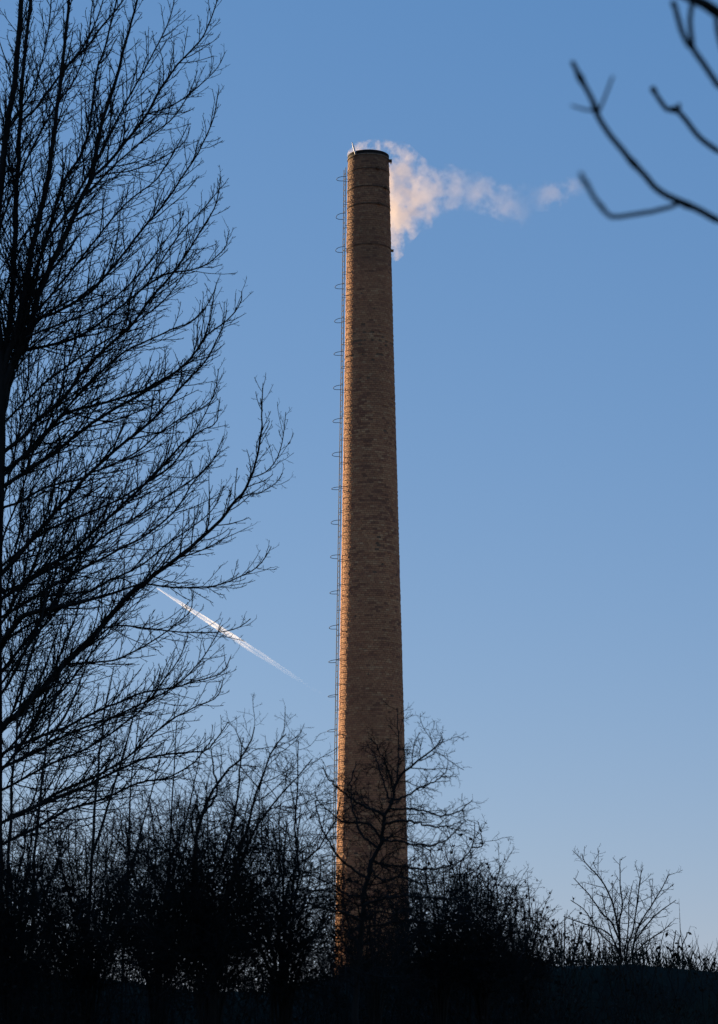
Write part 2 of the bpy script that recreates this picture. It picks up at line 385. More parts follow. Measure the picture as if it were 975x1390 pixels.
# ------------------------------------------------------------------ smoke from the mouth
def smoke_material(name, x0, x1, top_c, bot_c, dens, hy, seed, gain, rag):
    """density inside a drifting ragged plume; curves give upper and lower edge (metres) along x"""
    m = bpy.data.materials.new(name); m.use_nodes = True
    N, L = m.node_tree.nodes, m.node_tree.links
    for n in list(N): N.remove(n)
    out = N.new('ShaderNodeOutputMaterial'); pv = N.new('ShaderNodeVolumePrincipled'); L.new(pv.outputs[0], out.inputs['Volume'])
    tc = N.new('ShaderNodeTexCoord')
    off = N.new('ShaderNodeVectorMath'); off.operation = 'ADD'; off.inputs[1].default_value = (seed*7.1, seed*3.3, seed*1.9); L.new(tc.outputs['Object'], off.inputs[0])
    w = noise(N, L, 0.55, 5, off.outputs[0], 0.55)
    sub = N.new('ShaderNodeVectorMath'); sub.operation = 'SUBTRACT'; sub.inputs[1].default_value = (0.5, 0.5, 0.5); L.new(w.outputs['Color'], sub.inputs[0])
    mul = N.new('ShaderNodeVectorMath'); mul.operation = 'MULTIPLY'; mul.inputs[1].default_value = (0.9, 0.9, 0.9); L.new(sub.outputs[0], mul.inputs[0])
    add = N.new('ShaderNodeVectorMath'); add.operation = 'ADD'; L.new(tc.outputs['Object'], add.inputs[0]); L.new(mul.outputs[0], add.inputs[1])
    sp = N.new('ShaderNodeSeparateXYZ'); L.new(add.outputs[0], sp.inputs[0])
    u = N.new('ShaderNodeMapRange'); L.new(sp.outputs[0], u.inputs[0]); u.inputs[1].default_value = x0; u.inputs[2].default_value = x1
    zmin = min(v for _, v in bot_c)-0.2; zmax = max(v for _, v in top_c)+0.2
    def curve(pts, lo, hi):
        c = N.new('ShaderNodeFloatCurve'); cu = c.mapping.curves[0]
        pts = [((x-x0)/(x1-x0), (v-lo)/(hi-lo)) for x, v in pts]
        cu.points[0].location = pts[0]; cu.points[1].location = pts[-1]
        for q in pts[1:-1]: cu.points.new(*q)
        for q in cu.points: q.handle_type = 'VECTOR'
        c.mapping.update(); L.new(u.outputs[0], c.inputs['Value'])
        return math_node(N, L, 'ADD', math_node(N, L, 'MULTIPLY', c.outputs[0], hi-lo), lo)
    zt = curve(top_c, zmin, zmax); zb = curve(bot_c, zmin, zmax)
    zc = math_node(N, L, 'MULTIPLY', math_node(N, L, 'ADD', zt, zb), 0.5)
    hz = math_node(N, L, 'MAXIMUM', math_node(N, L, 'MULTIPLY', math_node(N, L, 'SUBTRACT', zt, zb), 0.5), 0.05)
    dz = math_node(N, L, 'DIVIDE', math_node(N, L, 'SUBTRACT', sp.outputs[2], zc), hz)
    dy = math_node(N, L, 'DIVIDE', sp.outputs[1], math_node(N, L, 'MINIMUM', math_node(N, L, 'ADD', math_node(N, L, 'MULTIPLY', hz, 0.8), 0.2), hy))
    d = math_node(N, L, 'SQRT', math_node(N, L, 'ADD', math_node(N, L, 'POWER', math_node(N, L, 'ABSOLUTE', dz), 2.0), math_node(N, L, 'MULTIPLY', dy, dy)))
    n2 = noise(N, L, 1.15, 8, off.outputs[0], 0.62)
    nn = math_node(N, L, 'MULTIPLY', math_node(N, L, 'SUBTRACT', n2.outputs[0], 0.5), rag)
    f = math_node(N, L, 'ADD', math_node(N, L, 'SUBTRACT', 1.0, d), nn)
    f = math_node(N, L, 'SUBTRACT', f, 0.10)
    f = math_node(N, L, 'MULTIPLY', f, 1.7, True)
    # fade towards the hull so that its faces never show
    g = N.new('ShaderNodeFloatCurve'); cu = g.mapping.curves[0]
    gp = [((x-x0)/(x1-x0), v) for x, v in gain]
    cu.points[0].location = gp[0]; cu.points[1].location = gp[-1]
    for q in gp[1:-1]: cu.points.new(*q)
    for q in cu.points: q.handle_type = 'VECTOR'
    g.mapping.update()
    raw = N.new('ShaderNodeSeparateXYZ'); L.new(tc.outputs['Object'], raw.inputs[0])
    u2 = N.new('ShaderNodeMapRange'); L.new(raw.outputs[0], u2.inputs[0]); u2.inputs[1].default_value = x0; u2.inputs[2].default_value = x1
    L.new(u2.outputs[0], g.inputs['Value'])
    f = math_node(N, L, 'MULTIPLY', f, g.outputs[0])
    L.new(math_node(N, L, 'MULTIPLY', f, dens), pv.inputs['Density'])
    pv.inputs['Color'].default_value = (0.82, 0.745, 0.71, 1); pv.inputs['Anisotropy'].default_value = 0.25
    return m
def plume(name, parent, origin, st, hy, dens, seed, gain, rag=3.4, m=24):
    """st: stations (px, top_py, bottom_py) of the photograph"""
    y = origin[1]
    T = [at(px, a, y)-origin for px, a, b in st]; Bm = [at(px, b, y)-origin for px, a, b in st]
    top_c = [(p[0], p[2]) for p in T]; bot_c = [(p[0], p[2]) for p in Bm]
    x0, x1 = top_c[0][0], top_c[-1][0]
    rings = []
    xs = np.linspace(x0, x1, 26)
    zt = np.interp(xs, *zip(*top_c)); zb = np.interp(xs, *zip(*bot_c))
    zt = zt+0.22; zb = zb-0.22
    a = np.arange(m)*2*math.pi/m
    for x, t_, b_ in zip(xs, zt, zb):
        hz = (t_-b_)/2
        rings.append(np.stack([np.full(m, x), np.cos(a)*min(hy*1.1, hz*0.8+0.3), (t_+b_)/2+np.sin(a)*hz], -1))
    V = np.concatenate(rings + [np.array([[x0-0.1, 0, (zt[0]+zb[0])/2], [x1+0.1, 0, (zt[-1]+zb[-1])/2]])])
    n = len(xs); Q = [(j*m+k, j*m+(k+1) % m, (j+1)*m+(k+1) % m, (j+1)*m+k) for j in range(n-1) for k in range(m)]
    Tr = [(n*m, (k+1) % m, k) for k in range(m)] + [(n*m+1, (n-1)*m+k, (n-1)*m+(k+1) % m) for k in range(m)]
    me = mesh_from(name, V, Q, Tr)
    return link(name, me, smoke_material(name, x0, x1, top_c, bot_c, dens, hy, seed, gain, rag), parent, origin)
def build_smoke():
    sm = thing('smoke_plume', 'pale pinkish smoke drifting right from the mouth of the brick chimney', 'smoke')
    o = at(500, 215, CY+1.25)
    st = [(474, 202, 220), (485, 195, 220), (498, 191, 220), (510, 190, 224), (520, 193, 290), (527, 194, 345), (538, 196, 352), (548, 198, 342), (560, 203, 322), (572, 217, 308),
          (585, 225, 305), (600, 229, 292), (615, 229, 285), (630, 232, 284), (645, 238, 282), (660, 243, 280)]
    gx = lambda px: at(px, 215, CY+1.25)[0]-o[0]
    plume('smoke', sm, o, st, 1.0, 0.72, 1, [(gx(474), 1.3), (gx(500), 1.4), (gx(522), 1.1), (gx(545), 0.95), (gx(575), 0.60), (gx(605), 0.27), (gx(635), 0.17), (gx(660), 0.0)], 4.4)
    o2 = at(690, 268, CY+1.6); g2 = lambda px: at(px, 268, CY+1.6)[0]-o2[0]
    plume('wisp', sm, o2, [(630, 240, 280), (655, 243, 286), (675, 244, 292), (695, 246, 300), (708, 250, 306), (725, 256, 300)], 0.8, 0.17, 2,
          [(g2(630), 0), (g2(650), 0.8), (g2(670), 0.9), (g2(695), 0.5), (g2(712), 0.2), (g2(725), 0)], 6.5)
    o3 = at(757, 262, CY+1.8); g3 = lambda px: at(px, 262, CY+1.8)[0]-o3[0]
    plume('wisp', sm, o3, [(718, 248, 280), (738, 246, 282), (757, 246, 280), (775, 243, 275), (798, 243, 268)], 0.6, 0.18, 3,
          [(g3(718), 0), (g3(736), 0.55), (g3(752), 0.9), (g3(775), 0.6), (g3(798), 0)], 6.5)
build_smoke()

# ------------------------------------------------------------------ contrail, nine kilometres up
def build_contrail():
    ALT = 9000.0
    def on_alt(px, py):
        d = at(px, py, 1.0)-CAM; return CAM + d*((ALT-CAM[2])/d[2])
    p0, p1 = on_alt(213, 798), on_alt(455, 955)
    ax = p1-p0; Ln = np.linalg.norm(ax); ax = ax/Ln
    side = unit(np.cross(ax, (0, 0, 1.)))
    t = thing('contrail', 'white double vapour trail slanting down behind the bare twigs left of the chimney', 'contrail', p0)
    M = Matrix((tuple(ax)+(0,), tuple(side)+(0,), tuple(np.cross(ax, side))+(0,), (0, 0, 0, 1))).transposed()
    t.matrix_world = Matrix.Translation(p0) @ M
    px = Ln/288.0                                # metres per pixel along the trail
    wpx = np.linalg.norm(p0-CAM)/FPX
    m = bpy.data.materials.new('vapour'); m.use_nodes = True; m.cycles.volume_step_rate = 0.04
    N, L = m.node_tree.nodes, m.node_tree.links
    for n in list(N): N.remove(n)
    out = N.new('ShaderNodeOutputMaterial'); pv = N.new('ShaderNodeVolumePrincipled'); L.new(pv.outputs[0], out.inputs['Volume'])
    tc = N.new('ShaderNodeTexCoord'); mp = N.new('ShaderNodeMapping'); L.new(tc.outputs['Object'], mp.inputs[0])
    mp.inputs['Scale'].default_value = (1/(px*30), 1/(wpx*4.0), 1/(wpx*4.0))
    n = noise(N, L, 1.0, 3, mp.outputs[0], 0.5)
    sp = N.new('ShaderNodeSeparateXYZ'); L.new(tc.outputs['Object'], sp.inputs[0])
    u = math_node(N, L, 'DIVIDE', sp.outputs[0], Ln)
    c = N.new('ShaderNodeFloatCurve'); cu = c.mapping.curves[0]
    pts = [(0, 1.0), (0.12, 1.0), (0.30, 0.8), (0.42, 0.34), (0.55, 0.12), (0.72, 0.035), (1, 0.0)]
    cu.points[0].location = pts[0]; cu.points[1].location = pts[-1]
    for q in pts[1:-1]: cu.points.new(*q)
    c.mapping.update(); L.new(u, c.inputs['Value'])
    nz = math_node(N, L, 'MULTIPLY', math_node(N, L, 'SUBTRACT', n.outputs[0], 0.36), 3.6, True)
    L.new(math_node(N, L, 'MULTIPLY', math_node(N, L, 'MULTIPLY', nz, c.outputs[0]), 0.008*(wpx/15.0)**-1), pv.inputs['Density'])
    pv.inputs['Color'].default_value = (0.95, 0.97, 0.99, 1); pv.inputs['Anisotropy'].default_value = 0.3
    k = 40; u = np.linspace(0, 1, k)
    def strand(off, wid, side_sign):
        o_ = np.interp(u, [0, 0.06, 0.25, 0.45, 0.7, 1], off)*wpx*side_sign
        w_ = np.interp(u, [0, 0.06, 0.25, 0.45, 0.7, 1], wid)*wpx/2
        wob = 0.25*wpx*np.sin(u*37+side_sign)*np.clip(u*5, 0, 1)
        P = np.stack([u*Ln, o_+wob, 0*u], -1)
        V, Q = tubes(P[None], w_[None], 10)
        V = np.concatenate([V, P[:1]-np.array([[wpx, 0, 0]]), P[-1:]]); nv = len(V)
        Tr = [(nv-2, j, (j+1) % 10) for j in range(10)] + [(nv-1, (k-1)*10+(j+1) % 10, (k-1)*10+j) for j in range(10)]
        return link('vapour_strand', mesh_from('vapour_strand', V, Q, Tr), m, t)
    strand([0.5, 1.6, 3.6, 4.3, 3.0, 1.8], [1.4, 2.2, 4.4, 5.4, 4.6, 3.0], 1)
    strand([0.5, 1.4, 3.2, 3.8, 2.7, 1.8], [1.4, 2.0, 3.6, 4.6, 4.2, 3.0], -1)
build_contrail()

# ------------------------------------------------------------------ trees
def limb_path(px_pts, y0, y1, n, rng, bow=0.55, start=None):
    """path through picture points, its distance running from y0 to y1"""
    k = len(px_pts); ys = y0 + (y1-y0)*np.linspace(0, 1, k)**1.2
    pts = [at(x, y, d) for (x, y), d in zip(px_pts, ys)]
    if start is not None: pts = [start] + pts
    p = spline(pts, n)
    L = np.linalg.norm(np.diff(p, axis=0), axis=1).sum()
    wob = rng.normal(0, 1, (n, 3)); wob = (wob + np.roll(wob, 1, 0))/2; wob[0] = 0
    return p + wob*L*0.0028*bow

def build_left_tree():
    rng = np.random.default_rng(21); D = 32.0; S = FPX/D
    t = thing('alder_tree', 'large bare tree filling the left edge with long upswept limbs and fine twigs', 'tree', (at(-20, 1390, D)[0], D, 0))
    o = np.array(t.location)
    def part(name, me, mat, parent, kind=None):
        ob = link(name, me, mat, parent)
        if parent is t: ob.location = -Vector(o)
        if kind: ob['kind'] = kind
        return ob
    g = at(-16, 1390, D); g[2] = float(ground_z(g[0], D))-0.1; t.location.z = g[2]+0.1; o = np.array(t.location)
    trunk = spline([g, at(-14, 1250, D), at(-12, 1000, D), at(-11, 790, D), at(-6, 640, D), at(-3, 540, D), at(-1, 490, D), at(-6, 430, D), at(-9, 380, D)], 44)
    Rt = np.concatenate([np.linspace(0.22, 0.155, 8), np.linspace(0.15, 0.118, 26), np.linspace(0.11, 0.05, 10)])
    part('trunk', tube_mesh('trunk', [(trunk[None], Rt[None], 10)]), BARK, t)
    # (points, width in px at the root, width at the tip, depth at the tip)
    limbs = [
        ([(-2, 500), (-10, 400), (-7, 320), (2, 240), (10, 170), (19, 110), (26, 50), (29, 0), (31, -60), (33, -160)], 13, 7, -0.3),
        ([(1, 520), (4, 490), (11, 450), (16, 390), (20, 320), (22, 280), (24, 240), (27, 170), (30, 110), (35, 60), (41, 0), (48, -80)], 10, 5, 0.4),
        ([(3, 520), (12, 480), (22, 455), (33, 400), (43, 340), (52, 300), (62, 260), (68, 225), (73, 190), (77, 150), (83, 105), (88, 60), (93, 0), (100, -70)], 11, 4, -0.6),
        ([(4, 530), (18, 490), (36, 458), (48, 420), (52, 400), (70, 360), (83, 330), (97, 300), (110, 270), (125, 240), (131, 200), (138, 170), (145, 140), (157, 108), (166, 75), (180, 25), (192, -20)], 11, 3.5, -0.2),
        ([(125, 240), (140, 228), (164, 201), (197, 158), (224, 111), (246, 82), (271, 57), (283, 33), (297, -6)], 6, 2, 0.2),
        ([(4, 535), (15, 500), (30, 440), (45, 375), (60, 330), (75, 280), (90, 240), (110, 210), (120, 180), (125, 150), (129, 105), (143, 60), (158, 0), (165, -40)], 7, 3, 0.9),
        ([(82, 100), (100, 80), (120, 62), (135, 40), (160, 10), (180, -20)], 5, 2.5, 0.2),
        ([(27, 165), (50, 145), (75, 110), (95, 85), (115, 60), (130, 30), (140, 0)], 4.5, 2.5, 0.9),
        ([(5, 545), (20, 490), (40, 440), (75, 425), (105, 408), (130, 390), (164, 349), (193, 312), (221, 279), (246, 242), (271, 205), (290, 160), (297, 120)], 7, 1.8, -0.5),
        ([(6, 560), (25, 485), (60, 470), (82, 465), (111, 455), (156, 423), (197, 390), (225, 372), (258, 366), (283, 357), (306, 336), (312, 312)], 7, 1.6, 0.6),
        ([(197, 390), (225, 345), (250, 310), (275, 285), (295, 260), (306, 248)], 3.5, 1.5, 0.5),
        ([(3, 615), (35, 590), (49, 572), (82, 545), (123, 493), (180, 440), (205, 405), (240, 365), (268, 320), (290, 285), (300, 240)], 8, 1.8, -0.9),
        ([(3, 640), (45, 610), (70, 580), (94, 559), (172, 538), (230, 510), (267, 477), (283, 440), (290, 405), (294, 385)], 7, 1.8, -0.3),
        ([(5, 645), (45, 605), (75, 572), (98, 545), (130, 512), (165, 480), (205, 460), (235, 447), (262, 436), (280, 415), (291, 396)], 6, 1.8, 0.9),
        ([(2, 662), (50, 630), (82, 608), (100, 592), (135, 567), (193, 534), (232, 510), (258, 487), (280, 455), (302, 440), (325, 415), (328, 395)], 8, 1.8, -0.8),
        ([(0, 690), (30, 680), (60, 662), (110, 650), (118, 644), (150, 632), (190, 610), (220, 585), (250, 565), (283, 548), (296, 525)], 5, 1.6, 1.1),
        ([(-4, 785), (15, 765), (41, 735), (75, 695), (100, 666), (123, 641), (164, 604), (205, 571), (246, 526), (279, 489), (300, 448), (308, 420)], 9, 1.8, -0.4),
        ([(-4, 775), (30, 745), (60, 722), (94, 707), (135, 690), (176, 670), (230, 633), (267, 583), (290, 535), (297, 500)], 5, 1.6, 0.7),
        ([(-5, 818), (30, 795), (60, 772), (105, 742), (145, 705), (180, 672), (215, 640), (245, 605), (272, 585), (294, 572), (298, 545)], 7.5, 1.6, -1.0),
        ([(-5, 842), (60, 802), (100, 778), (140, 757), (200, 725), (240, 690), (262, 655), (285, 630), (305, 590)], 6, 1.6, 0.8),
        ([(-12, 1010), (0, 992), (13, 978), (28, 966), (52, 939), (75, 915), (91, 898), (112, 876), (136, 853), (155, 831), (177, 805), (198, 790), (240, 758), (287, 719), (318, 684), (340, 649), (350, 610), (354, 575), (358, 520)], 11, 1.6, -1.6),
        ([(136, 853), (165, 849), (190, 852), (250, 858), (300, 858), (325, 852), (340, 840)], 3.5, 1.5, -1.2),
        ([(197, 792), (230, 797), (270, 797), (300, 793), (340, 776), (358, 760), (368, 742)], 3.5, 1.5, -1.4),
        ([(318, 684), (335, 672), (355, 668), (375, 655), (384, 642)], 2.2, 1.2, -1.5),
        ([(340, 649), (362, 640), (376, 622), (384, 595), (388, 560)], 2.2, 1.2, -1.7),
        ([(88, 901), (110, 900), (155, 896), (180, 885), (205, 872), (235, 850), (258, 830), (262, 805)], 4, 1.5, -0.6),
        ([(-8, 885), (0, 876), (15, 856), (32, 836), (65, 827), (108, 818), (150, 806), (192, 792)], 10, 3, -1.4),
        ([(10, 868), (45, 845), (90, 820), (140, 792), (185, 772), (225, 740), (262, 715), (290, 690), (305, 660)], 5, 1.6, 0.2),
        ([(-8, 812), (0, 806), (40, 788), (70, 772), (110, 752), (150, 722), (190, 700), (235, 668), (275, 640), (300, 612)], 6, 1.6, 1.3),
        ([(-5, 1030), (17, 1015), (54, 1000), (95, 984), (129, 967), (155, 956), (200, 938), (232, 934), (264, 925), (300, 914), (314, 890)], 6, 1.6, -0.6),
        ([(-5, 1045), (50, 1019), (97, 995), (147, 976), (200, 952), (240, 930), (270, 900), (290, 872), (300, 850)], 5.5, 1.6, 0.5),
        ([(131, 242), (150, 235), (175, 232), (205, 222), (235, 205), (252, 190), (258, 172)], 3, 1.4, 0.5),
        ([(201, 154), (225, 147), (250, 133), (275, 112), (295, 92), (306, 70)], 3, 1.4, -0.4),
        ([(83, 300), (110, 255), (140, 200), (165, 150), (190, 105), (215, 60), (232, 20), (240, -20)], 5, 1.8, 1.0),
        ([(62, 330), (95, 285), (130, 250), (165, 215), (195, 190), (230, 165), (255, 130), (268, 95)], 4.5, 1.6, -1.1),
        ([(30, 445), (70, 400), (110, 350), (150, 300), (185, 265), (215, 240), (240, 200), (255, 170)], 5, 1.6, 1.3),
        ([(36, 458), (80, 440), (120, 425), (160, 400), (200, 360), (225, 325), (250, 290)], 4.5, 1.6, -1.4),
        ([(2, 578), (20, 560), (60, 520), (100, 490), (140, 465), (180, 440), (220, 410), (250, 370), (270, 335)], 4.5, 1.6, 1.5),
        ([(2, 300), (25, 240), (50, 190), (72, 150), (100, 110), (118, 60), (125, 10), (128, -30)], 4.5, 1.8, -0.9),
        ([(-8, 200), (15, 170), (45, 120), (60, 70), (68, 20), (70, -30)], 4, 2, 0.9),
        ([(-2, 700), (14, 640), (28, 575), (38, 510), (44, 440), (47, 380)], 4, 1.6, 1.8),
        ([(-4, 760), (10, 715), (30, 665), (44, 610), (52, 550), (62, 500)], 4, 1.6, -1.9),
        ([(-6, 840), (12, 790), (24, 730), (31, 670), (33, 610), (38, 560)], 4, 1.6, 2.1),
        ([(-6, 860), (20, 815), (48, 760), (66, 705), (76, 650), (82, 600)], 4.5, 1.6, -2.0),
        ([(-8, 900), (14, 860), (30, 800), (38, 745), (40, 690)], 4, 1.6, 2.0),
        ([(-8, 940), (30, 890), (70, 830), (98, 775), (118, 720), (132, 670)], 4.5, 1.6, 1.9),
        ([(-8, 1010), (20, 960), (40, 900), (54, 840), (60, 790)], 4.5, 1.6, -1.8),
        ([(-8, 1040), (40, 985), (90, 930), (130, 880), (165, 835), (190, 790)], 4.5, 1.6, 1.7),
        ([(10, 1110), (60, 1090), (118, 1066), (156, 1047), (189, 1033), (226, 1024), (265, 1021), (283, 1018), (300, 995), (310, 980)], 7, 1.6, -0.4),
        ([(-5, 1120), (45, 1097), (90, 1070), (135, 1052), (170, 1030), (205, 1000), (235, 975), (265, 960), (295, 945), (303, 920)], 6, 1.6, 0.9),
        ([(-5, 1150), (40, 1128), (90, 1100), (140, 1085), (190, 1062), (230, 1055), (262, 1035), (290, 1000)], 6, 1.6, 0.2),
        ([(-14, 930), (20, 890), (50, 850), (85, 800), (110, 760), (135, 715), (150, 670)], 7, 1.6, 1.4),
        ([(-14, 960), (10, 930), (35, 880), (58, 830), (75, 780), (85, 730), (92, 690)], 6, 1.6, -1.3),
        ([(-12, 1060), (15, 1030), (45, 985), (66, 930), (85, 880), (105, 830), (118, 790)], 6, 1.6, 0.9),
        ([(-12, 1080), (30, 1058), (80, 1032), (120, 1015), (165, 985), (195, 960), (225, 920), (245, 890), (255, 862)], 5, 1.6, -1.2),
    ]
    for pts, w0, w1, dep in limbs:
        n = max(14, int(len(pts)*3.2))
        start = D if pts[0][0] < 12 else D + dep*0.45
        P = limb_path(pts, start, D+dep, n, rng)
        R = taper_r(w0*(0.46 if w0 > 9 else 0.38)/S, max(w1*0.36/S, 0.0045), n, 0.9)
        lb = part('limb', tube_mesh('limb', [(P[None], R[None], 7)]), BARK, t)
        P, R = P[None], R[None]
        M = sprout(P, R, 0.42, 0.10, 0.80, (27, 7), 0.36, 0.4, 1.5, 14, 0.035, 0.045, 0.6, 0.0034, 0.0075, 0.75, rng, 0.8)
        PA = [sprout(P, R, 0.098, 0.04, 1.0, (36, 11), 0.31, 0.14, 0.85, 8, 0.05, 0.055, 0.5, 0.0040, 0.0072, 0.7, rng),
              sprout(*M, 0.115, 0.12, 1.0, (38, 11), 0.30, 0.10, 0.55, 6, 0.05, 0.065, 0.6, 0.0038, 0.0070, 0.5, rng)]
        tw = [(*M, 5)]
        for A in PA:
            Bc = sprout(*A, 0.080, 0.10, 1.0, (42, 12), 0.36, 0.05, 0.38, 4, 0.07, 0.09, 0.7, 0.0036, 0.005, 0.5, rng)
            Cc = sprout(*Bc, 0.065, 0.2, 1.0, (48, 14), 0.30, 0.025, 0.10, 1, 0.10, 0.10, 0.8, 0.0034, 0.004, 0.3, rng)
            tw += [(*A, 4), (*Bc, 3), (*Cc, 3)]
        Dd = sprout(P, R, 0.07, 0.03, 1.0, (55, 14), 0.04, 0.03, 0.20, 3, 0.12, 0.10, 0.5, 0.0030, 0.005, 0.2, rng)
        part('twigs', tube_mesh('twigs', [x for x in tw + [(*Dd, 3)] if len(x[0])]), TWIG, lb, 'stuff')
    # limbs on the far side of the trunk, out of the frame
    for k in range(14):
        h = 480 + 55*k + rng.uniform(-20, 20); L = rng.uniform(180, 330)
        x0 = -12
        pts = [(x0, h), (x0-0.35*L, h-0.32*L), (x0-0.7*L, h-0.78*L), (x0-0.9*L, h-1.25*L)]
        P = limb_path(pts, D, D+rng.uniform(-1.5, 1.5), 20, rng)[None]; R = taper_r(4.0/S, 0.007, 20)[None]
        lb = part('limb', tube_mesh('limb', [(P, R, 6)]), BARK, t)
        A = sprout(P, R, 0.22, 0.12, 1.0, (36, 11), 0.30, 0.10, 0.95, 7, 0.05, 0.075, 0.5, 0.003, 0.0078, 0.45, rng)
        Bc = sprout(*A, 0.13, 0.12, 1.0, (42, 12), 0.36, 0.04, 0.34, 4, 0.07, 0.10, 0.6, 0.003, 0.006, 0.5, rng)
        part('twigs', tube_mesh('twigs', cat((*A, 4), (*Bc, 3))), TWIG, lb, 'stuff')
build_left_tree()

# the shrubs and small trees of the hedge
def shrub(name, label, cat_, bx, D, stems, dens=1.0, seed=0, leaves=0, zig=0.16, group=None, lfac=1.0, leaf_size=0.035, base_w=None, min_up=0.02, twig_r=1.0, deep=True, levels=3):
    """stems: list of (points, width px at root, width px at tip, depth at tip); a stem whose first point is None rises from the ground"""
    rng = np.random.default_rng(100+seed); S = FPX/D
    g = at(bx, 1390, D); g[2] = float(ground_z(g[0], D))-0.06
    t = thing(name, label, cat_, tuple(g), group)
    def part(nm, me, mat, kind=None):
        ob = link(nm, me, mat, t, -Vector(g))
        if kind: ob['kind'] = kind
        return ob
    allP = []; leafpts = []
    for k, (pts, w0, w1, dep) in enumerate(stems):
        ground = pts[0] is None
        p = pts[1:] if ground else pts
        st = g + np.array((rng.uniform(-0.12, 0.12), rng.uniform(-0.12, 0.12), 0)) if ground else None
        n = max(12, int(len(p)*5)) + (8 if ground else 0)
        P = limb_path(p, D + (0 if ground else dep*0.3), D+dep, n, rng, start=st)
        zz = rng.normal(0, 1, P.shape)*zig*0.022; zz[0] = 0; P = P + zz
        R = taper_r(w0*0.5/S, max(w1*0.5/S, 0.003), n, 0.8)
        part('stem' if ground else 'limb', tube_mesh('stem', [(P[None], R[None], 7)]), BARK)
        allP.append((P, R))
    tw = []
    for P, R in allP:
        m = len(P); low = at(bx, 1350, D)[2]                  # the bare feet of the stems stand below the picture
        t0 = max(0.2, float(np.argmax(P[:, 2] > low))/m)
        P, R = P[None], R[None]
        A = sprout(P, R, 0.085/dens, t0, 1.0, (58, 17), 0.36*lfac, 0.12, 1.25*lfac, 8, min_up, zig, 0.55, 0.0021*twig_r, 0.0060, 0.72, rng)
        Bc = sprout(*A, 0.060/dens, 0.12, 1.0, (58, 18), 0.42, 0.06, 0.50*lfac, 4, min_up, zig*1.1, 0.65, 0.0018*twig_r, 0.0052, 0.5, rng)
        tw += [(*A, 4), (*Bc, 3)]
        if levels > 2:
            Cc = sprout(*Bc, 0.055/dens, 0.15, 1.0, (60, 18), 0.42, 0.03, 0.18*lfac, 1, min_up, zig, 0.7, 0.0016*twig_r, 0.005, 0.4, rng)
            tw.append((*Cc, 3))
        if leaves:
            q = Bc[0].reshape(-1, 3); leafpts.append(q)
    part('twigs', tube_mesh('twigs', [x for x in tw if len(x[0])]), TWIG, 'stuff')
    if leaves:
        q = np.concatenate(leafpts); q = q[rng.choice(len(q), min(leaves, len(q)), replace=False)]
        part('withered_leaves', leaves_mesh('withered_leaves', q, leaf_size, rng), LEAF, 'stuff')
    return t
def fan(bx, top, spread, n, seed, w=5, dmax=0.7, low=1395, lean=0.0, flat=0.75):
    """stems that rise from the ground at bx and open like a fan; top = pixel row of the crown's top"""
    rng = np.random.default_rng(500+seed); out = []
    for k in range(n):
        f = (k+0.5)/n*2-1 + rng.uniform(-0.6, 0.6)/n
        tx = bx + f*spread + lean; ty = top + (1-math.sqrt(max(0, 1-(f*flat)**2)))*(low-top)*0.95 + rng.uniform(0, 0.22)*(low-top)
        mx = bx + f*spread*rng.uniform(0.28, 0.5); my = low - (low-ty)*rng.uniform(0.45, 0.6)
        out.append(([None, (bx+f*spread*0.10, low), (mx, my), (tx*0.75+mx*0.25+rng.uniform(-8, 8), ty*0.6+my*0.4), (tx, ty)], rng.uniform(0.7, 1.2)*w, 1.3, rng.uniform(-dmax, dmax)))
    return out
HEDGE = 'bare shrubs of the hedge'
